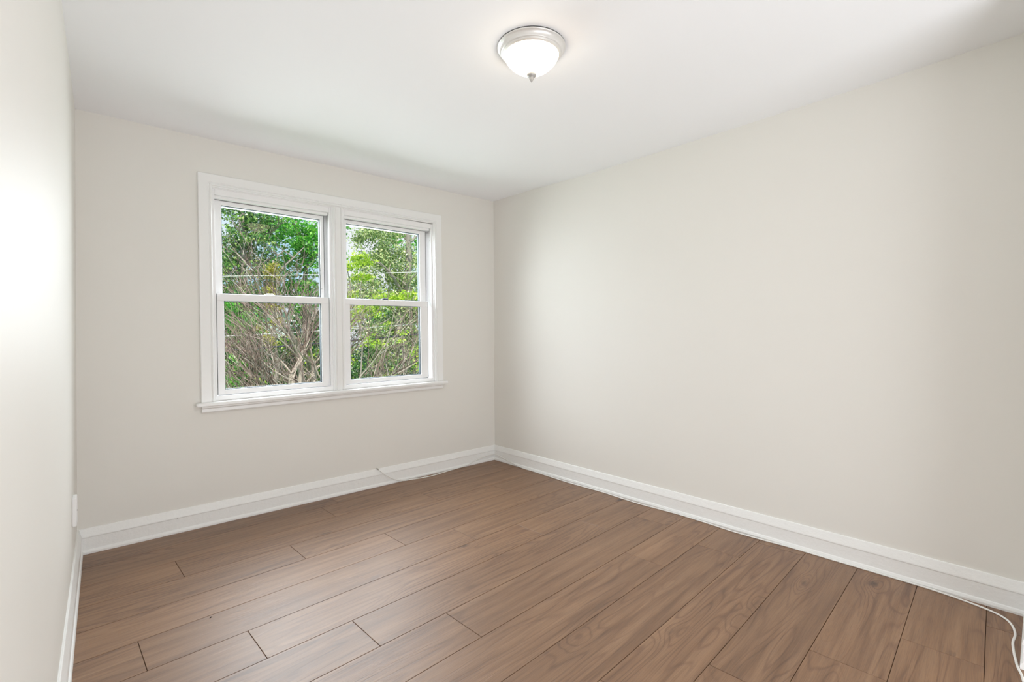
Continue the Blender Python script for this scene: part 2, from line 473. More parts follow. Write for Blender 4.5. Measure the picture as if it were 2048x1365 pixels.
# baseboards
PROF = [(0, 0.0), (0.024, 0.0), (0.0245, 0.010), (0.0215, 0.020), (0.0165, 0.0235), (0.0162, 0.086), (0.0185, 0.091), (0.0180, 0.096), (0.0075, 0.134), (0.005, 0.1365), (0, 0.1365)]
bm = bmesh.new(); sweep(bm, PROF, (xl(0), 0, 0), (LX, 0, 0), (0, -1, 0), 1, 1)
tag(from_bm('baseboard_window', bm, M_BASE), kind='structure')
bm = bmesh.new(); sweep(bm, PROF, (LX, 0, 0), (LX, YB, 0), (-1, 0, 0), 1, 1)
tag(from_bm('baseboard_right', bm, M_BASE), kind='structure')
bm = bmesh.new(); sweep(bm, PROF, (xl(0), 0, 0), (xl(-4.6), -4.6, 0), (1, -WLEAN, 0), 1, 0)
tag(from_bm('baseboard_left', bm, M_BASE), kind='structure')
bm = bmesh.new(); sweep(bm, PROF, (2.474, YB, 0), (LX, YB, 0), (0, 1, 0), 0, 1)
tag(from_bm('baseboard_doorway', bm, M_BASE), kind='structure')

# ------------------------------------------------------------------ window
TILT = Matrix.Translation((1.46, 0, 1.5)) @ Matrix.Rotation(-0.010, 4, 'Y') @ Matrix.Translation((-1.46, 0, -1.5))
tr1 = empty('trim_1', (1.46, 0, 0.74)); tag(tr1, kind='structure')
tr1.matrix_world = TILT @ Matrix.Translation((1.46, 0, 0.74))
TI = (TILT @ Matrix.Translation((1.46, 0, 0.74))).inverted()


def wpart(name, bm, m_, parent, smooth=False):
    """geometry given in wall coordinates, tilted with the whole window"""
    bmesh.ops.transform(bm, matrix=Matrix.Translation(-Vector(org[parent.name])), verts=bm.verts[:])
    return from_bm(name, bm, m_, parent, smooth)


org = {'trim_1': (1.46, 0, 0.74)}
CX0, CX1, CZT, CZB = 0.565, 2.359, 2.221, 0.783
# casing profile across its width (from outer edge inwards): distance, projection
CP = [(0.0, 0.0), (0.0, 0.019), (0.003, 0.0215), (0.053, 0.0215), (0.055, 0.019), (0.0575, 0.017), (0.060, 0.019), (0.063, 0.0225), (0.068, 0.0225), (0.071, 0.019), (0.073, 0.012), (0.078, 0.010), (0.080, 0.0)]


def casing(bm, a, b_, inw, m0, m1):
    # a->b along the outer edge; inw = inward direction in wall plane
    a = Vector(a); b_ = Vector(b_); t = (b_ - a).normalized(); inw = Vector(inw)
    va = [bm.verts.new(a + inw * d + Vector((0, -p, 0)) + t * d * m0) for d, p in CP]
    vb = [bm.verts.new(b_ + inw * d + Vector((0, -p, 0)) - t * d * m1) for d, p in CP]
    n = len(CP)
    for i in range(n):
        j = (i + 1) % n; bm.faces.new((va[i], va[j], vb[j], vb[i]))
    bm.faces.new(va); bm.faces.new(vb[::-1])


bm = bmesh.new()
casing(bm, (CX0, 0, CZB), (CX0, 0, CZT), (1, 0, 0), 0, 1)
casing(bm, (CX0, 0, CZT), (CX1, 0, CZT), (0, 0, -1), 1, 1)
casing(bm, (CX1, 0, CZT), (CX1, 0, CZB), (-1, 0, 0), 1, 0)
wpart('casing', bm, M_TRIM, tr1)
bm = bmesh.new()
# mullion post: flat board with beads at both edges
MX0, MX1 = 1.404, 1.487
mp_ = [(MX0, 0.10), (MX0, -0.004), (MX0 + 0.006, -0.010), (MX0 + 0.010, -0.018), (MX0 + 0.017, -0.018), (MX0 + 0.020, -0.012), (MX0 + 0.024, -0.0175), (MX1 - 0.024, -0.0175), (MX1 - 0.020, -0.012),
       (MX1 - 0.017, -0.018), (MX1 - 0.010, -0.018), (MX1 - 0.006, -0.010), (MX1, -0.004), (MX1, 0.10)]
va = [bm.verts.new((x, y, CZB)) for x, y in mp_]; vb = [bm.verts.new((x, y, CZT - 0.079)) for x, y in mp_]
for i in range(len(mp_)):
    j = (i + 1) % len(mp_); bm.faces.new((va[i], va[j], vb[j], vb[i]))
bm.faces.new(va); bm.faces.new(vb)
wpart('mullion', bm, M_TRIM, tr1)
bm = bmesh.new()
box(bm, 0.535, 2.389, -0.050, 0.0, 0.758, 0.783, 0.007)
box(bm, 0.63, 2.296, 0.0, 0.10, 0.765, 0.783)
wpart('window_sill', bm, M_TRIM, tr1)
bm = bmesh.new()
AP = [(0, 0.758), (0.030, 0.758), (0.030, 0.750), (0.022, 0.744), (0.018, 0.742), (0.018, 0.724), (0.014, 0.718), (0, 0.716)]
va = [bm.verts.new((CX0 + 0.002, -d, z)) for d, z in AP]; vb = [bm.verts.new((CX1 - 0.002, -d, z)) for d, z in AP]
for i in range(len(AP)):
    j = (i + 1) % len(AP); bm.faces.new((va[i], va[j], vb[j], vb[i]))
bm.faces.new(va); bm.faces.new(vb)
wpart('apron', bm, M_TRIM, tr1)

UNITS = [
    # opening x0,x1 ; lower sash outer ; glass lower ; glass upper ; lock x, lock material
    dict(n='window_1', ox=(0.640, 1.406), ls=(0.666, 1.388), lg=(0.706, 1.332), ug=(0.706, 1.346), lock=0.985, lm=M_VINYL),
    dict(n='window_2', ox=(1.485, 2.284), ls=(1.508, 2.241), lg=(1.549, 2.170), ug=(1.544, 2.190), lock=1.850, lm=M_LOCKDARK),
]
Z_OB, Z_OT = 0.783, 2.146
LSZ = (0.818, 1.472); LGZ = (0.848, 1.428); UGZ = (1.476, 2.054); UST = 2.082
for U in UNITS:
    base = Vector(((U['ox'][0] + U['ox'][1]) / 2, 0.05, Z_OB))
    e = empty(U['n'], base); org[e.name] = tuple(base); e.matrix_world = TILT @ Matrix.Translation(base)
    tag(e, kind='structure')
    x0, x1 = U['ox']
    bm = bmesh.new()
    # jambs, head and sill of the insert frame, with the stops that hold the sashes
    box(bm, x0 - 0.012, x0 + 0.004, -0.006, 0.15, Z_OB, Z_OT)
    box(bm, x1 - 0.004, x1 + 0.012, -0.006, 0.15, Z_OB, Z_OT)
    box(bm, x0, x0 + 0.018, 0.006, 0.026, Z_OB, Z_OT, 0.002)
    box(bm, x1 - 0.018, x1, 0.006, 0.026, Z_OB, Z_OT, 0.002)
    box(bm, x0, x0 + 0.022, 0.064, 0.068, Z_OB, Z_OT)
    box(bm, x1 - 0.034, x1 - 0.004, 0.102, 0.15, Z_OB, Z_OT)
    box(bm, x0 + 0.004, x0 + 0.034, 0.102, 0.15, Z_OB, Z_OT)
    box(bm, x0, x1, 0.0, 0.15, Z_OT - 0.008, Z_OT + 0.01)
    box(bm, x0 + 0.018, x1 - 0.018, 0.008, 0.030, Z_OT - 0.045, Z_OT, 0.003)
    box(bm, x0 + 0.018, x1 - 0.018, 0.030, 0.064, Z_OT - 0.0625, Z_OT, 0.003)
    box(bm, x0 + 0.004, x1 - 0.004, 0.098, 0.15, Z_OT - 0.09, Z_OT)
    box(bm, x0 + 0.002, x1 - 0.002, 0.004, 0.032, Z_OB, LSZ[0] - 0.004, 0.002)
    box(bm, x0 + 0.002, x1 - 0.002, 0.032, 0.15, Z_OB, LSZ[0] - 0.012)
    wpart('window_frame', bm, M_VINYL, e)

    def sash(name, ox0, ox1, oz0, oz1, gx, gz, y0, y1, rail_over=0.0):
        bm = bmesh.new()
        box(bm, ox0, gx[0], y0, y1, oz0, oz1, 0.002)
        box(bm, gx[1], ox1, y0, y1, oz0, oz1, 0.002)
        box(bm, gx[0] - 0.002, gx[1] + 0.002, y0 + 0.001, y1, oz0, gz[0], 0.002)
        box(bm, gx[0] - 0.002, gx[1] + 0.002, y0 + 0.001, y1, gz[1], oz1, 0.002)
        if rail_over: box(bm, ox0 + 0.001, ox1 - 0.001, y0 - rail_over, y0 + 0.01, gz[1] - 0.002, oz1 - 0.001, 0.003)
        s_ = wpart(name, bm, M_VINYL, e)
        org[s_.name] = org[e.name]
        ym = (y0 + y1) / 2
        bm = bmesh.new()   # dark rubber seal just inside the sash
        w_ = 0.0042
        for a in ((gx[0] - w_, gx[0] + w_, gz[0], gz[1]), (gx[1] - w_, gx[1] + w_, gz[0], gz[1]), (gx[0], gx[1], gz[0] - w_, gz[0] + w_), (gx[0], gx[1], gz[1] - w_, gz[1] + w_)):
            box(bm, a[0], a[1], ym - 0.003, y1 + 0.002, a[2], a[3])
        wpart('glazing_seal', bm, M_SEAL, s_)
        bm = bmesh.new()
        vs = [bm.verts.new(c) for c in ((gx[0], ym, gz[0]), (gx[1], ym, gz[0]), (gx[1], ym, gz[1]), (gx[0], ym, gz[1]))]
        bm.faces.new(vs)
        wpart('glass_pane', bm, M_GLASS, s_)
        return s_

    us = sash('upper_sash', x0 + 0.024, x1 - 0.036, LSZ[1] - 0.04, UST, U['ug'], UGZ, 0.068, 0.100)
    ls = sash('lower_sash', U['ls'][0], U['ls'][1], LSZ[0], LSZ[1], U['lg'], LGZ, 0.030, 0.062, 0.004)
    # dark strips standing in for shade in the gaps around the sashes
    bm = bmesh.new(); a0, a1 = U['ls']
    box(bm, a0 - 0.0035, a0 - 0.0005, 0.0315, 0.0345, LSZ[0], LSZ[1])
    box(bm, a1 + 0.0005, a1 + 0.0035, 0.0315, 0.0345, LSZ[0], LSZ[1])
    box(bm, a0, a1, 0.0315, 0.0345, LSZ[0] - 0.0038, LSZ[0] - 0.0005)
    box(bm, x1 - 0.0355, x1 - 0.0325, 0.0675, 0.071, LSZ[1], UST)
    wpart('gap_shade_strip', bm, M_GAPSHADE, e)
    # sash lock on the meeting rail
    bm = bmesh.new(); lx = U['lock']; lz = LSZ[1]
    box(bm, lx - 0.032, lx + 0.032, 0.036, 0.060, lz - 0.001, lz + 0.006, 0.002)
    box(bm, lx - 0.018, lx + 0.026, 0.042, 0.058, lz + 0.004, lz + 0.014, 0.004)
    wpart('sash_lock', bm, U['lm'], ls)
    # screws of the jamb
    for (sx, sy, sz) in ((x1 - 0.0188, 0.046, 2.0), (x1 - 0.055, 0.0675, 1.54)):
        bm = bmesh.new()
        if sy < 0.06: box(bm, sx + 0.010, sx + 0.0155, sy - 0.003, sy + 0.003, sz - 0.003, sz + 0.003, 0.001)
        else: box(bm, sx - 0.0025, sx + 0.0025, sy - 0.002, sy + 0.002, sz - 0.0025, sz + 0.0025, 0.001)
        wpart('screw', bm, M_SCREW, e)

# ------------------------------------------------------------------ ceiling lamp
LCX, LCY = 1.467, -2.046
LZ = float(czh(LCX, LCY))
lamp = empty('ceiling_lamp', (LCX, LCY, LZ))
tag(lamp, 'round flush ceiling lamp with pale metal ring and glowing white glass bowl', 'ceiling lamp')
bm = bmesh.new()
lathe(bm, [(0, 0.004), (0.145, 0.004), (0.1465, -0.002), (0.140, -0.003), (0, -0.003)], 0, 0)
from_bm('gap_shade_disc', bm, M_DARK, lamp)  # black disc painting the thin shadow gap between ring and ceiling
bm = bmesh.new()
lathe(bm, [(0.120, -0.003), (0.1465, -0.0035), (0.1475, -0.0055), (0.1465, -0.008), (0.1435, -0.0095), (0.1385, -0.013), (0.134, -0.019), (0.1318, -0.0245), (0.1325, -0.0265), (0.131, -0.0295), (0.128, -0.030),
           (0.1265, -0.0315), (0.1270, -0.0335), (0.125, -0.0360), (0.122, -0.0365), (0.1205, -0.0385), (0.118, -0.040), (0.1155, -0.038), (0.115, -0.034), (0.115, -0.005)], 0, 0, 96)
from_bm('trim_ring', bm, M_METAL, lamp, True)
bm = bmesh.new()
bp_ = [(0.1150, -0.026), (0.1160, -0.038)]
for i in range(1, 17):
    t = i / 16
    bp_.append((0.116 * (1 - t ** 1.6) ** 0.62 if i < 16 else 0.0, -0.038 - 0.080 * t))
lathe(bm, bp_, 0, 0, 96)
from_bm('glass_bowl', bm, M_BOWL, lamp, True)
bm = bmesh.new()
zb = -0.115
lathe(bm, [(0, zb + 0.004), (0.018, zb + 0.003), (0.0215, zb - 0.003), (0.0195, zb - 0.010), (0.013, zb - 0.015), (0.0085, zb - 0.019), (0.0098, zb - 0.023), (0.0072, zb - 0.028), (0.0038, zb - 0.033), (0, zb - 0.038)], 0, 0, 32)
from_bm('finial', bm, M_FINIAL, lamp, True)

# ------------------------------------------------------------------ outlet cover on the left wall
oc = empty('outlet_cover', (xl(-0.52), -0.52, 0.385))
tag(oc, 'white surface-mounted cover plate low on the left wall near the corner', 'outlet cover')
oc.rotation_euler = (0, 0, math.atan(-WLEAN))
bm = bmesh.new(); box(bm, 0, 0.016, -0.04, 0.04, -0.065, 0.065, 0.004)
from_bm('cover_plate', bm, M_VINYL, oc)
bm = bmesh.new(); lathe(bm, [(0, 0.0012), (0.003, 0.001), (0.0032, 0)], 0, 0, 12)
s_ = from_bm('screw', bm, M_SCREW, oc); s_.rotation_euler = (0, PI / 2, 0); s_.location = (0.016, 0, 0)

# ------------------------------------------------------------------ white cable along the baseboards
def catmull(P, k=10):
    P = [np.array(p, float) for p in P]; P = [2 * P[0] - P[1]] + P + [2 * P[-1] - P[-2]]; out_ = []
    for i in range(1, len(P) - 2):
        for j in range(k):
            t = j / k; p0, p1, p2, p3 = P[i - 1:i + 3]
            out_.append(0.5 * ((2 * p1) + (-p0 + p2) * t + (2 * p0 - 5 * p1 + 4 * p2 - p3) * t * t + (-p0 + 3 * p1 - 3 * p2 + p3) * t ** 3))
    out_.append(P[-2]); return np.array(out_)


R = 0.0040
cab = empty('coaxial_cable', (1.745, -0.02, 0.0))
tag(cab, 'thin white cable running loosely on the floor along the baseboards', 'cable')
pts = [(1.745, -0.026, 0.141), (1.775, -0.028, 0.112), (1.83, -0.030, 0.066), (1.90, -0.034, 0.026), (1.96, -0.038, 0.008), (2.03, -0.043, R), (2.12, -0.062, R), (2.20, -0.070, R), (2.29, -0.060, R), (2.40, -0.042, R),
       (2.50, -0.033, R + 0.002), (2.56, -0.031, 0.008), (2.64, -0.029, 0.020), (2.72, -0.028, 0.038), (2.79, -0.027, 0.050), (2.86, -0.027, 0.056), (2.915, -0.029, 0.057), (2.932, -0.045, 0.058), (2.934, -0.085, 0.055), (2.934, -0.15, 0.042),
       (2.934, -0.24, 0.028), (2.933, -0.34, 0.013), (2.930, -0.43, R), (2.929, -0.56, R)]
y = -0.56; rng = random.Random(3)
wav = [(-0.75, 2.921), (-0.95, 2.914), (-1.15, 2.919), (-1.30, 2.924), (-1.45, 2.917), (-1.62, 2.911), (-1.78, 2.921), (-1.92, 2.930), (-2.10, 2.925), (-2.28, 2.915), (-2.44, 2.921), (-2.58, 2.932), (-2.8, 2.932), (-2.98, 2.932), (-3.10, 2.930), (-3.20, 2.926)]
pts += [(x_, y_, R) for y_, x_ in wav]
pts += [(2.908, -3.30, R), (2.885, -3.375, R), (2.852, -3.418, R), (2.80, -3.440, R), (2.73, -3.449, R), (2.66, -3.445, R), (2.60, -3.448, R), (2.53, -3.455, R), (2.44, -3.47, R), (2.30, -3.52, R), (2.25, -3.75, R)]
pp = catmull(pts) - np.array([1.745, -0.02, 0.0])
tubes_mesh('cord', [(pp, np.full(len(pp), R))], 8, M_CABLE, cab)
c_ = tubes_mesh('connector', [([(-0.016, -0.005, 0.149), (-0.010, -0.006, 0.146), (-0.009, -0.006, 0.1455), (0.002, -0.006, 0.139), (0.003, -0.006, 0.1385), (0.007, -0.006, 0.137)], [0.0015, 0.0018, 0.0052, 0.0052, 0.0040, 0.0035])], 8, M_CONN, cab)
c_['label'] = 'metal screw-on end of the cable'

# small dark chip lying on the planks
bm = bmesh.new()
bmesh.ops.create_icosphere(bm, subdivisions=1, radius=0.0035)
for v in bm.verts: v.co.x *= 1.5; v.co.z *= 0.45
o = from_bm('wood_chip', bm, M_DARK); o.location = (0.417, -1.167, 0.0015); o.rotation_euler = (0, 0, 0.9)
tag(o, 'tiny dark chip lying on the floor left of the middle', 'wood chip')

# ------------------------------------------------------------------ outside
GZ = -3.0
bm = bmesh.new()
gx = 24; gr = {}
for i in range(gx + 1):
    for j in range(gx + 1):
        x = -20 + 60 * i / gx; yy = 0.5 + 55 * j / gx
        gr[i, j] = bm.verts.new((x, yy, GZ + 0.15 * math.sin(x * 0.5) * math.cos(yy * 0.4) + 0.02 * max(0, yy - 12)))
for i in range(gx):
    for j in range(gx): bm.faces.new((gr[i, j], gr[i + 1, j], gr[i + 1, j + 1], gr[i, j + 1]))
o = from_bm('lawn', bm, M_GRASS); tag(o, kind='structure')


def gz(x, y): return GZ + 0.15 * math.sin(x * 0.5) * math.cos(y * 0.4) + 0.02 * max(0, y - 12)


def leaves(name, blobs, size, m_, parent, org_, seed, clump=0.28, flat=0.5):
    """blobs: (cx,cy,cz, rx,ry,rz, n_clumps, leaves_per_clump)"""
    r = np.random.default_rng(seed); C_ = []
    for cx, cy, cz, rx, ry, rz, nc, nl in blobs:
        d = r.normal(size=(nc, 3)); d /= np.linalg.norm(d, axis=1)[:, None]
        rad = r.uniform(0.35, 1.0, (nc, 1)) ** 0.6
        cc = np.array([cx, cy, cz]) + d * rad * np.array([rx, ry, rz])
        sz = clump * r.uniform(0.6, 1.3, (nc, 1, 1))
        C_.append((cc[:, None, :] + r.normal(size=(nc, nl, 3)) * sz * np.array([1, 1, 0.6])).reshape(-1, 3))
    C_ = np.concatenate(C_) - np.array(org_); n = len(C_)
    nrm = r.normal(size=(n, 3)); nrm[:, 2] += flat * 1.6; nrm[:, 1] -= 0.5; nrm /= np.linalg.norm(nrm, axis=1)[:, None]
    a = np.cross(nrm, r.normal(size=(n, 3))); a /= np.linalg.norm(a, axis=1)[:, None]; b_ = np.cross(nrm, a)
    s = size * r.uniform(0.6, 1.35, (n, 1))
    V = np.stack([C_ - a * s, C_ + b_ * s * 0.62 - a * s * 0.15 + nrm * s * 0.18, C_ + a * s, C_ - b_ * s * 0.62 - a * s * 0.15 + nrm * s * 0.18], 1).reshape(-1, 3)
    Qd = np.arange(n * 4).reshape(n, 4)
    me = quad_mesh(name, V, Qd)
    return link(name, me, m_, parent)


def wobble(p0, p1, n, amp, rng):
    p0 = np.array(p0, float); p1 = np.array(p1, float); L_ = np.linalg.norm(p1 - p0)
    k = np.array([[rng.gauss(0, 1) for _ in range(3)] for _ in range(n + 1)]); k[0] = 0
    k = np.cumsum(k, 0) * amp * L_ / n
    t = np.linspace(0, 1, n + 1)[:, None]
    return p0 * (1 - t) + p1 * t + k


def trunk_paths(base, top, r0, r1, rng, nb=6, blen=1.5, amp=0.12, bstart=0.45):
    pth = []
    tp = wobble(base, top, 9, amp, rng); pth.append((tp, np.linspace(r0, r1, 10)))
    for _ in range(nb):
        k = rng.randint(int(9 * bstart), 8); a = rng.uniform(0, 2 * PI)
        p0 = tp[k]; Lb = blen * rng.uniform(0.6, 1.2)
        p1 = p0 + np.array([math.cos(a) * Lb, math.sin(a) * Lb * 0.7, Lb * rng.uniform(0.5, 1.1)])
        bp2 = wobble(p0, p1, 6, amp, rng); rr0 = (r0 + (r1 - r0) * k / 9) * 0.5
        pth.append((bp2, np.linspace(rr0, rr0 * 0.25, 7)))
        for _ in range(3):
            kk = rng.randint(2, 5); q0 = bp2[kk]; a2 = rng.uniform(0, 2 * PI); l2 = Lb * 0.5
            pth.append((wobble(q0, q0 + np.array([math.cos(a2) * l2, math.sin(a2) * l2, l2 * 0.7]), 4, 0.15, rng), np.linspace(rr0 * 0.4, rr0 * 0.1, 5)))
    return pth


def tree(name, label, x, y, top, r0, blobs, leaf, lm, seed, clump=0.28, nb=6, blen=1.5, flat=0.5, extra=None, cat='tree', group=None, tops=None):
    rng = random.Random(seed); z = gz(x, y)
    e = empty(name, (x, y, z)); tag(e, label, cat, group)
    P = trunk_paths((0, 0, -0.1), (tops[0] - x, tops[1] - y, top - z) if tops else (rng.uniform(-.3, .3), rng.uniform(-.3, .3), top - z), r0, r0 * 0.3, rng, nb, blen)
    tubes_mesh('trunk', P, 8, M_BARK, e)
    leaves('foliage', blobs, leaf, lm, e, (x, y, z), seed, clump, flat)
    for k, (nm, bl, lf, mm) in enumerate(extra or []):
        leaves(nm, bl, lf, mm, e, (x, y, z), seed + 50 + k, clump, flat)
    return e


# trees standing beyond the bare shrubs (positions measured from the room corner, metres)
tree('ivy_tree', 'tall tree wrapped in dark ivy seen left in the left window', 4.45, 15.3, 7.2, 0.20,
     [(4.45, 15.3, 0.0, 0.75, 0.6, 2.9, 80, 75), (4.5, 15.3, 4.0, 0.85, 0.8, 1.6, 75, 75), (4.7, 15.3, 5.8, 1.1, 0.9, 0.9, 50, 60), (4.2, 15.3, 2.2, 0.9, 0.7, 0.8, 34, 70)],
     0.055, M_IVY, 11, 0.22, 9, 2.0)
tree('ivy_tree', 'ivy column at the far left edge of the left window', 3.75, 17.0, 4.6, 0.16,
     [(3.85, 17.0, 3.2, 0.45, 0.5, 1.5, 40, 75), (3.7, 17.0, 0.6, 0.8, 0.7, 1.6, 55, 75), (3.6, 17.0, 6.2, 0.9, 0.6, 0.7, 18, 40)], 0.055, M_IVY, 12, 0.2, 5, 1.6)
tree('maple_tree', 'bright green leafy maple with sky gaps in the left window', 6.95, 17.4, 7.0, 0.16,
     [(6.6, 17.3, 5.3, 1.0, 0.9, 1.0, 55, 26), (7.4, 17.0, 4.6, 0.9, 0.8, 1.2, 50, 28), (6.3, 17.6, 3.6, 0.6, 0.7, 0.8, 26, 28), (7.1, 17.3, 2.9, 1.0, 0.8, 0.8, 40, 30), (5.7, 17.6, 5.6, 0.7, 0.6, 0.6, 20, 20)],
     0.085, M_MAPLE, 13, 0.24, 8, 1.7, flat=0.9)
tree('ivy_stump', 'broken trunk covered in yellow-green ivy in the middle of the left window', 4.2, 11.6, 3.5, 0.10,
     [(4.2, 11.6, 2.75, 0.17, 0.2, 0.72, 26, 60), (4.15, 11.6, 1.6, 0.36, 0.3, 0.8, 22, 55)], 0.035, M_OLIVE, 14, 0.085, 1, 0.5)
tree('ivy_tree', 'massive tree under pale ivy filling the right window', 7.6, 11.3, 5.6, 0.25,
     [(7.7, 11.3, 2.0, 0.95, 0.7, 2.6, 130, 85), (7.5, 11.4, 4.4, 0.75, 0.7, 0.9, 55, 80), (8.3, 11.0, 3.0, 0.6, 0.5, 1.3, 50, 70), (8.7, 10.9, 1.4, 0.5, 0.5, 1.2, 40, 70), (7.0, 11.6, 2.6, 0.5, 0.5, 0.8, 26, 60)],
     0.042, M_IVYPALE, 15, 0.19, 7, 1.2)
tree('maple_tree', 'thin maple behind the pale ivy tree in the right window', 9.6, 13.2, 6.0, 0.05,
     [(9.9, 12.9, 4.9, 0.9, 0.8, 0.9, 26, 24), (9.0, 13.2, 5.2, 0.7, 0.6, 0.6, 16, 22), (10.2, 12.5, 3.2, 0.6, 0.6, 1.0, 20, 24), (7.4, 14.0, 5.6, 0.6, 0.6, 0.6, 14, 20)], 0.075, M_MAPLE, 16, 0.24, 6, 1.6, flat=0.9)
tree('spring_tree', 'young tree with lime clumps left in the right window', 5.45, 8.8, 3.4, 0.035,
     [(5.65, 8.8, 3.25, 0.32, 0.3, 0.16, 14, 34), (5.35, 8.7, 3.05, 0.22, 0.3, 0.14, 8, 30), (5.75, 8.7, 2.75, 0.2, 0.2, 0.08, 7, 30), (5.45, 8.6, 2.75, 0.12, 0.2, 0.1, 6, 30), (5.3, 8.7, 2.2, 0.32, 0.3, 0.14, 13, 32), (5.2, 8.6, 1.6, 0.25, 0.3, 0.3, 12, 30)],
     0.036, M_LIME, 17, 0.08, 6, 0.7, flat=0.9)
tree('spring_bush', 'lime green bush low behind the right window rail', 5.35, 6.7, 1.9, 0.03,
     [(5.25, 6.8, 2.0, 0.35, 0.3, 0.16, 22, 34), (5.7, 6.5, 2.05, 0.32, 0.3, 0.14, 20, 34), (4.9, 6.9, 1.75, 0.3, 0.3, 0.2, 16, 34), (5.3, 6.6, 1.25, 0.6, 0.4, 0.40, 9, 30), (5.8, 6.2, 0.5, 0.4, 0.4, 0.5, 8, 30), (5.3, 6.5, 0.0, 0.7, 0.4, 0.5, 6, 30), (5.2, 6.6, -1.3, 0.8, 0.5, 0.9, 20, 30)],
     0.034, M_LIME, 18, 0.085, 9, 0.8, flat=0.7, cat='bush')
tree('spring_bush', 'green bush low at the left edge of the left window', 3.35, 13.3, 1.6, 0.04,
     [(3.3, 13.3, 1.9, 0.5, 0.4, 0.55, 34, 45), (3.9, 13.2, 1.5, 0.6, 0.4, 0.45, 30, 45), (3.2, 13.3, 0.4, 0.8, 0.5, 1.0, 40, 45), (3.3, 13.3, -1.4, 1.0, 0.6, 1.0, 40, 40)], 0.045, M_MAPLE, 19, 0.13, 6, 0.8, flat=0.7, cat='bush')
# understory along the lot line
US = [('hedge', 'dark hedge behind the bare shrub in the left window', 4.6, 14.3, [(4.8, 14.3, -0.6, 1.6, 0.7, 1.9, 120, 70), (6.4, 14.0, -0.4, 1.4, 0.7, 1.7, 100, 70)]),
      ('hedge', 'dark hedge below the pale ivy tree in the right window', 7.8, 10.2, [(7.2, 10.4, -1.2, 1.3, 0.6, 1.6, 100, 75), (8.6, 9.7, -0.6, 1.2, 0.6, 1.9, 110, 75), (9.9, 9.4, 0.2, 0.8, 0.6, 1.6, 60, 70)]),
      ('hedge', 'hedge seen between the two windows beyond the shrubs', 6.2, 12.4, [(6.2, 12.4, -0.6, 1.1, 0.6, 2.2, 110, 70)])]
for i, (nm, lb, x, y, bl) in enumerate(US):
    tree(nm, lb, x, y, 0.6, 0.05, bl, 0.05, M_UNDER, 31 + i, 0.2, 10, 0.9, cat='hedge', extra=[('new_leaves', [(b_[0], b_[1] - 0.5, b_[2] + 0.2, b_[3], b_[4], b_[5], b_[6] // 7, 26) for b_ in bl], 0.045, M_LIME)])


# trees far behind, closing the view below the crowns
for i, (x, y, lb) in enumerate([(5.2, 22.5, 'distant tree behind the ivy trees, leftmost of the far row'), (9.0, 22.0, 'distant tree behind the maple in the left window'), (12.6, 20.5, 'distant tree behind the mullion between the windows'),
                                (15.5, 18.5, 'distant tree behind the pale ivy tree in the right window'), (18.0, 16.0, 'distant tree at the right edge of the right window')]):
    tree('background_tree', lb, x, y, 2.6, 0.12, [(x, y, 0.0, 1.9, 0.9, 2.7, 150, 42)], 0.095, M_UNDER, 71 + i, 0.33, 6, 1.4, group=None,
         extra=[('new_leaves', [(x, y - 0.9, 0.6, 1.7, 0.5, 2.0, 22, 26)], 0.085, M_MAPLE)])


# the tree row goes on to the left, out of the photographed view
for i, (x, y, lb) in enumerate([(1.4, 18.5, 'leafy tree standing left of the ivy column, hidden from the camera by the window casing'), (-1.6, 16.5, 'leafy tree second to the left of the ivy column, beyond the casing'), (-4.6, 15.0, 'leafy tree farthest left in the row, beyond the casing')]):
    tree('background_tree', lb, x, y, 5.6, 0.15, [(x, y, 0.4, 1.5, 0.9, 3.0, 130, 42), (x, y, 4.2, 1.4, 0.9, 1.4, 90, 42)], 0.085, M_IVY, 91 + i, 0.3, 7, 1.6)

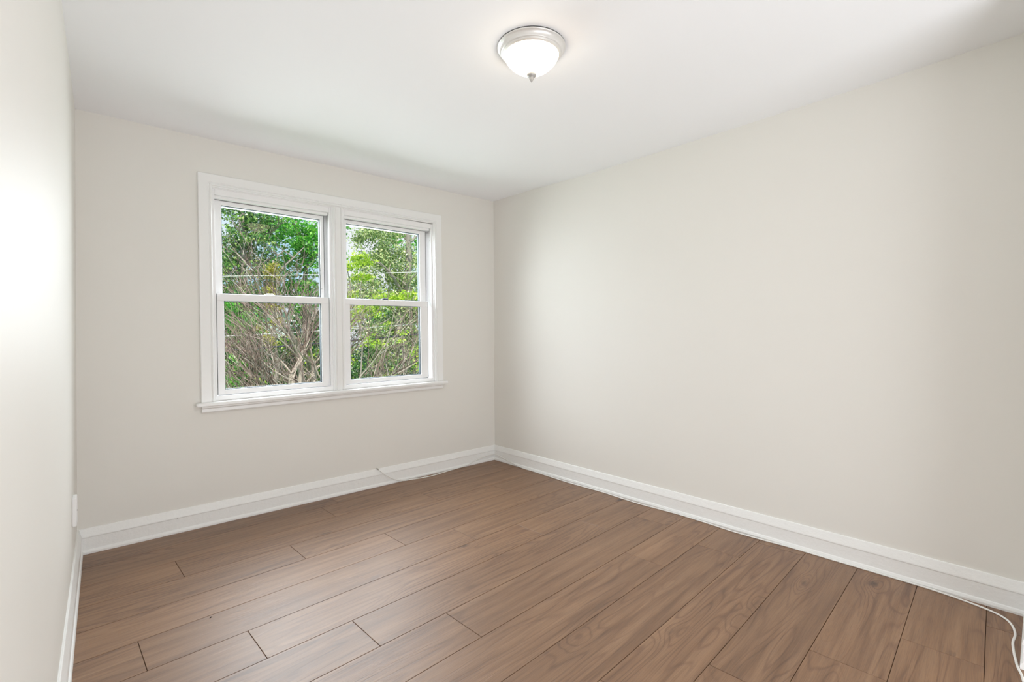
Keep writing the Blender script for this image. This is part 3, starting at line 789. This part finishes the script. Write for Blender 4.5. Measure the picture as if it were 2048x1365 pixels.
# bare shrubs: crape myrtles
def shrub(name, label, base, stems, seed, ntw, height, spread_bias=(0, 0), tw_r=0.0028, low=1, low_dir=2.6):
    rng = random.Random(seed); x, y = base; z = gz(x, y)
    e = empty(name, (x, y, z)); tag(e, label, 'shrub')
    thick = []; thin = []

    def grow(p, d, length, r, lvl):
        n = 5; pts_ = [np.array(p)]; dd = np.array(d, float); dd /= np.linalg.norm(dd)
        for i in range(n):
            dd = dd + np.array([rng.gauss(0, 0.10), rng.gauss(0, 0.10), rng.gauss(0, 0.06) + 0.03]); dd /= np.linalg.norm(dd)
            pts_.append(pts_[-1] + dd * length / n)
        rad = np.linspace(r, r * 0.62, n + 1)
        if lvl >= 3: rad = np.linspace(r, r * 0.35, n + 1)
        (thick if lvl <= 1 else thin).append((np.array(pts_), rad))
        if lvl == 4: return
        kids = {0: 4, 1: 5, 2: ntw, 3: 3}[lvl]
        for c in range(kids):
            t = rng.uniform(0.35 if lvl else 0.6, 1.0); k = t * n; i = min(int(k), n - 1); q = pts_[i] + (pts_[i + 1] - pts_[i]) * (k - i)
            a = rng.uniform(0, 2 * PI); sp = {0: 0.55, 1: 0.6, 2: 0.55, 3: 0.5}[lvl]
            side = np.array([math.cos(a), math.sin(a), rng.uniform(-0.3, 0.4)])
            nd = dd + side * sp * rng.uniform(0.6, 1.2)
            grow(q, nd, length * {0: 2.9, 1: 0.75, 2: 0.75, 3: 0.55}[lvl] * rng.uniform(0.7, 1.2), max(r * {0: 0.55, 1: 0.5, 2: 0.45, 3: 0.6}[lvl], tw_r), lvl + 1)

    for (dx, dy, lx, ly, hh, r) in stems:
        p0 = np.array([dx, dy, -0.05]); top = np.array([dx + lx, dy + ly, hh * height])
        tp = wobble(p0, top, 8, 0.10, rng)
        # knobby old cuts
        rad = np.linspace(r, r * 0.72, 9); rad[-1] *= 1.35; rad[-2] *= 1.15
        thick.append((tp, rad))
        for _ in range(6):
            a = rng.uniform(0, 2 * PI); q = tp[rng.choice([6, 7, 8, 8])]
            grow(q, (math.cos(a) * 0.8 + lx * 0.5 + spread_bias[0], math.sin(a) * 0.8 + spread_bias[1], rng.uniform(0.3, 1.1)), rng.uniform(0.65, 1.0), r * 0.32, 1)
        for _ in range(low):
            a = rng.uniform(-0.4, 0.4) + low_dir; q = tp[rng.choice([3, 4, 5, 6])]
            grow(q, (math.cos(a), math.sin(a), rng.uniform(0.25, 0.8)), rng.uniform(1.2, 1.7), r * 0.26, 1)
    tubes_mesh('stems', thick, 7, M_SMOOTHBARK, e)
    tubes_mesh('twigs', thin, 3, M_TWIG, e)
    return e


shrub('bare_shrub', 'large leafless shrub with knobby stems close outside the left window', (2.60, 4.25),
      [(-0.16, 0, -0.06, 0.05, 0.94, 0.046), (-0.06, 0.1, 0.02, 0.1, 1.0, 0.040), (0.06, -0.05, 0.05, 0, 0.92, 0.048), (0.16, 0.1, 0.06, 0.1, 1.02, 0.042), (0.28, 0, 0.10, -0.05, 0.97, 0.050), (0.02, -0.1, -0.30, -0.1, 0.86, 0.036), (-0.12, 0.05, -0.5, 0.1, 0.84, 0.030)],
      41, 4, 3.9, (-0.15, 0))
shrub('bare_shrub', 'leafless shrub with pale branches fanning up across the right window', (2.45, 2.75),
      [(0.0, 0, 0.35, -0.02, 0.98, 0.030), (0.08, 0.1, 0.60, 0.0, 0.85, 0.024), (0.1, -0.05, 0.75, 0.1, 0.95, 0.022)],
      43, 3, 3.6, (0.55, -0.1), low=1, low_dir=-0.2)


def span(name, label, a, b_, r, m_, sag):
    a = np.array(a, float); b_ = np.array(b_, float); t = np.linspace(0, 1, 30)[:, None]
    P = a * (1 - t) + b_ * t; P[:, 2] -= (sag * 4 * t * (1 - t))[:, 0]
    o = tubes_mesh(name, [(P - a, np.full(30, r))], 6, m_); o.location = a
    return tag(o, label, 'cable')


def ext(p, q, k0, k1):
    p = np.array(p); q = np.array(q); return tuple(p - (q - p) * k0), tuple(q + (q - p) * k1)


a_, b_ = ext((2.01, 6.78, 1.27), (6.32, 6.94, 1.56), 0.8, 0.8)
span('utility_cable', 'pale overhead cable crossing both lower window panes', a_, b_, 0.009, M_WCABLE, 0.1)
a_, b_ = ext((2.01, 6.78, 1.00), (6.32, 6.94, 1.30), 0.8, 0.8)
span('utility_cable', 'thick black overhead cable below the pale one', a_, b_, 0.020, M_BCABLE, 0.1)
a_, b_ = ext((2.68, 10.21, 2.72), (8.43, 10.42, 3.33), 0.4, 0.4)
span('utility_cable', 'thin overhead wire seen through the upper left pane', a_, b_, 0.010, M_WCABLE, 0.05)

# neighbouring house, only glimpsed between trunks and leaves
hz = gz(12, 31)
h = empty('house', (12.3, 32.5, hz)); tag(h, 'pale house glimpsed far behind the trees', 'house')
bm = bmesh.new(); box(bm, -1.6, 1.6, 0, 6, 0, 5.6)
from_bm('wall', bm, M_SIDING, h)
bm = bmesh.new()
vs = [bm.verts.new(c) for c in ((-1.9, -0.4, 5.5), (1.9, -0.4, 5.5), (1.9, 6.4, 5.5), (-1.9, 6.4, 5.5), (-1.9, 3, 7.4), (1.9, 3, 7.4))]
for f in ((0, 1, 5, 4), (2, 3, 4, 5), (1, 2, 5), (3, 0, 4), (0, 3, 2, 1)): bm.faces.new([vs[i] for i in f])
from_bm('roof', bm, M_ROOF, h)
for wx in (-0.8, 0.8):
    for wz in (1.2, 3.9):
        bm = bmesh.new(); box(bm, wx - 0.45, wx + 0.45, -0.05, 0.05, wz - 0.6, wz + 0.6)
        from_bm('window', bm, M_PANE, h)
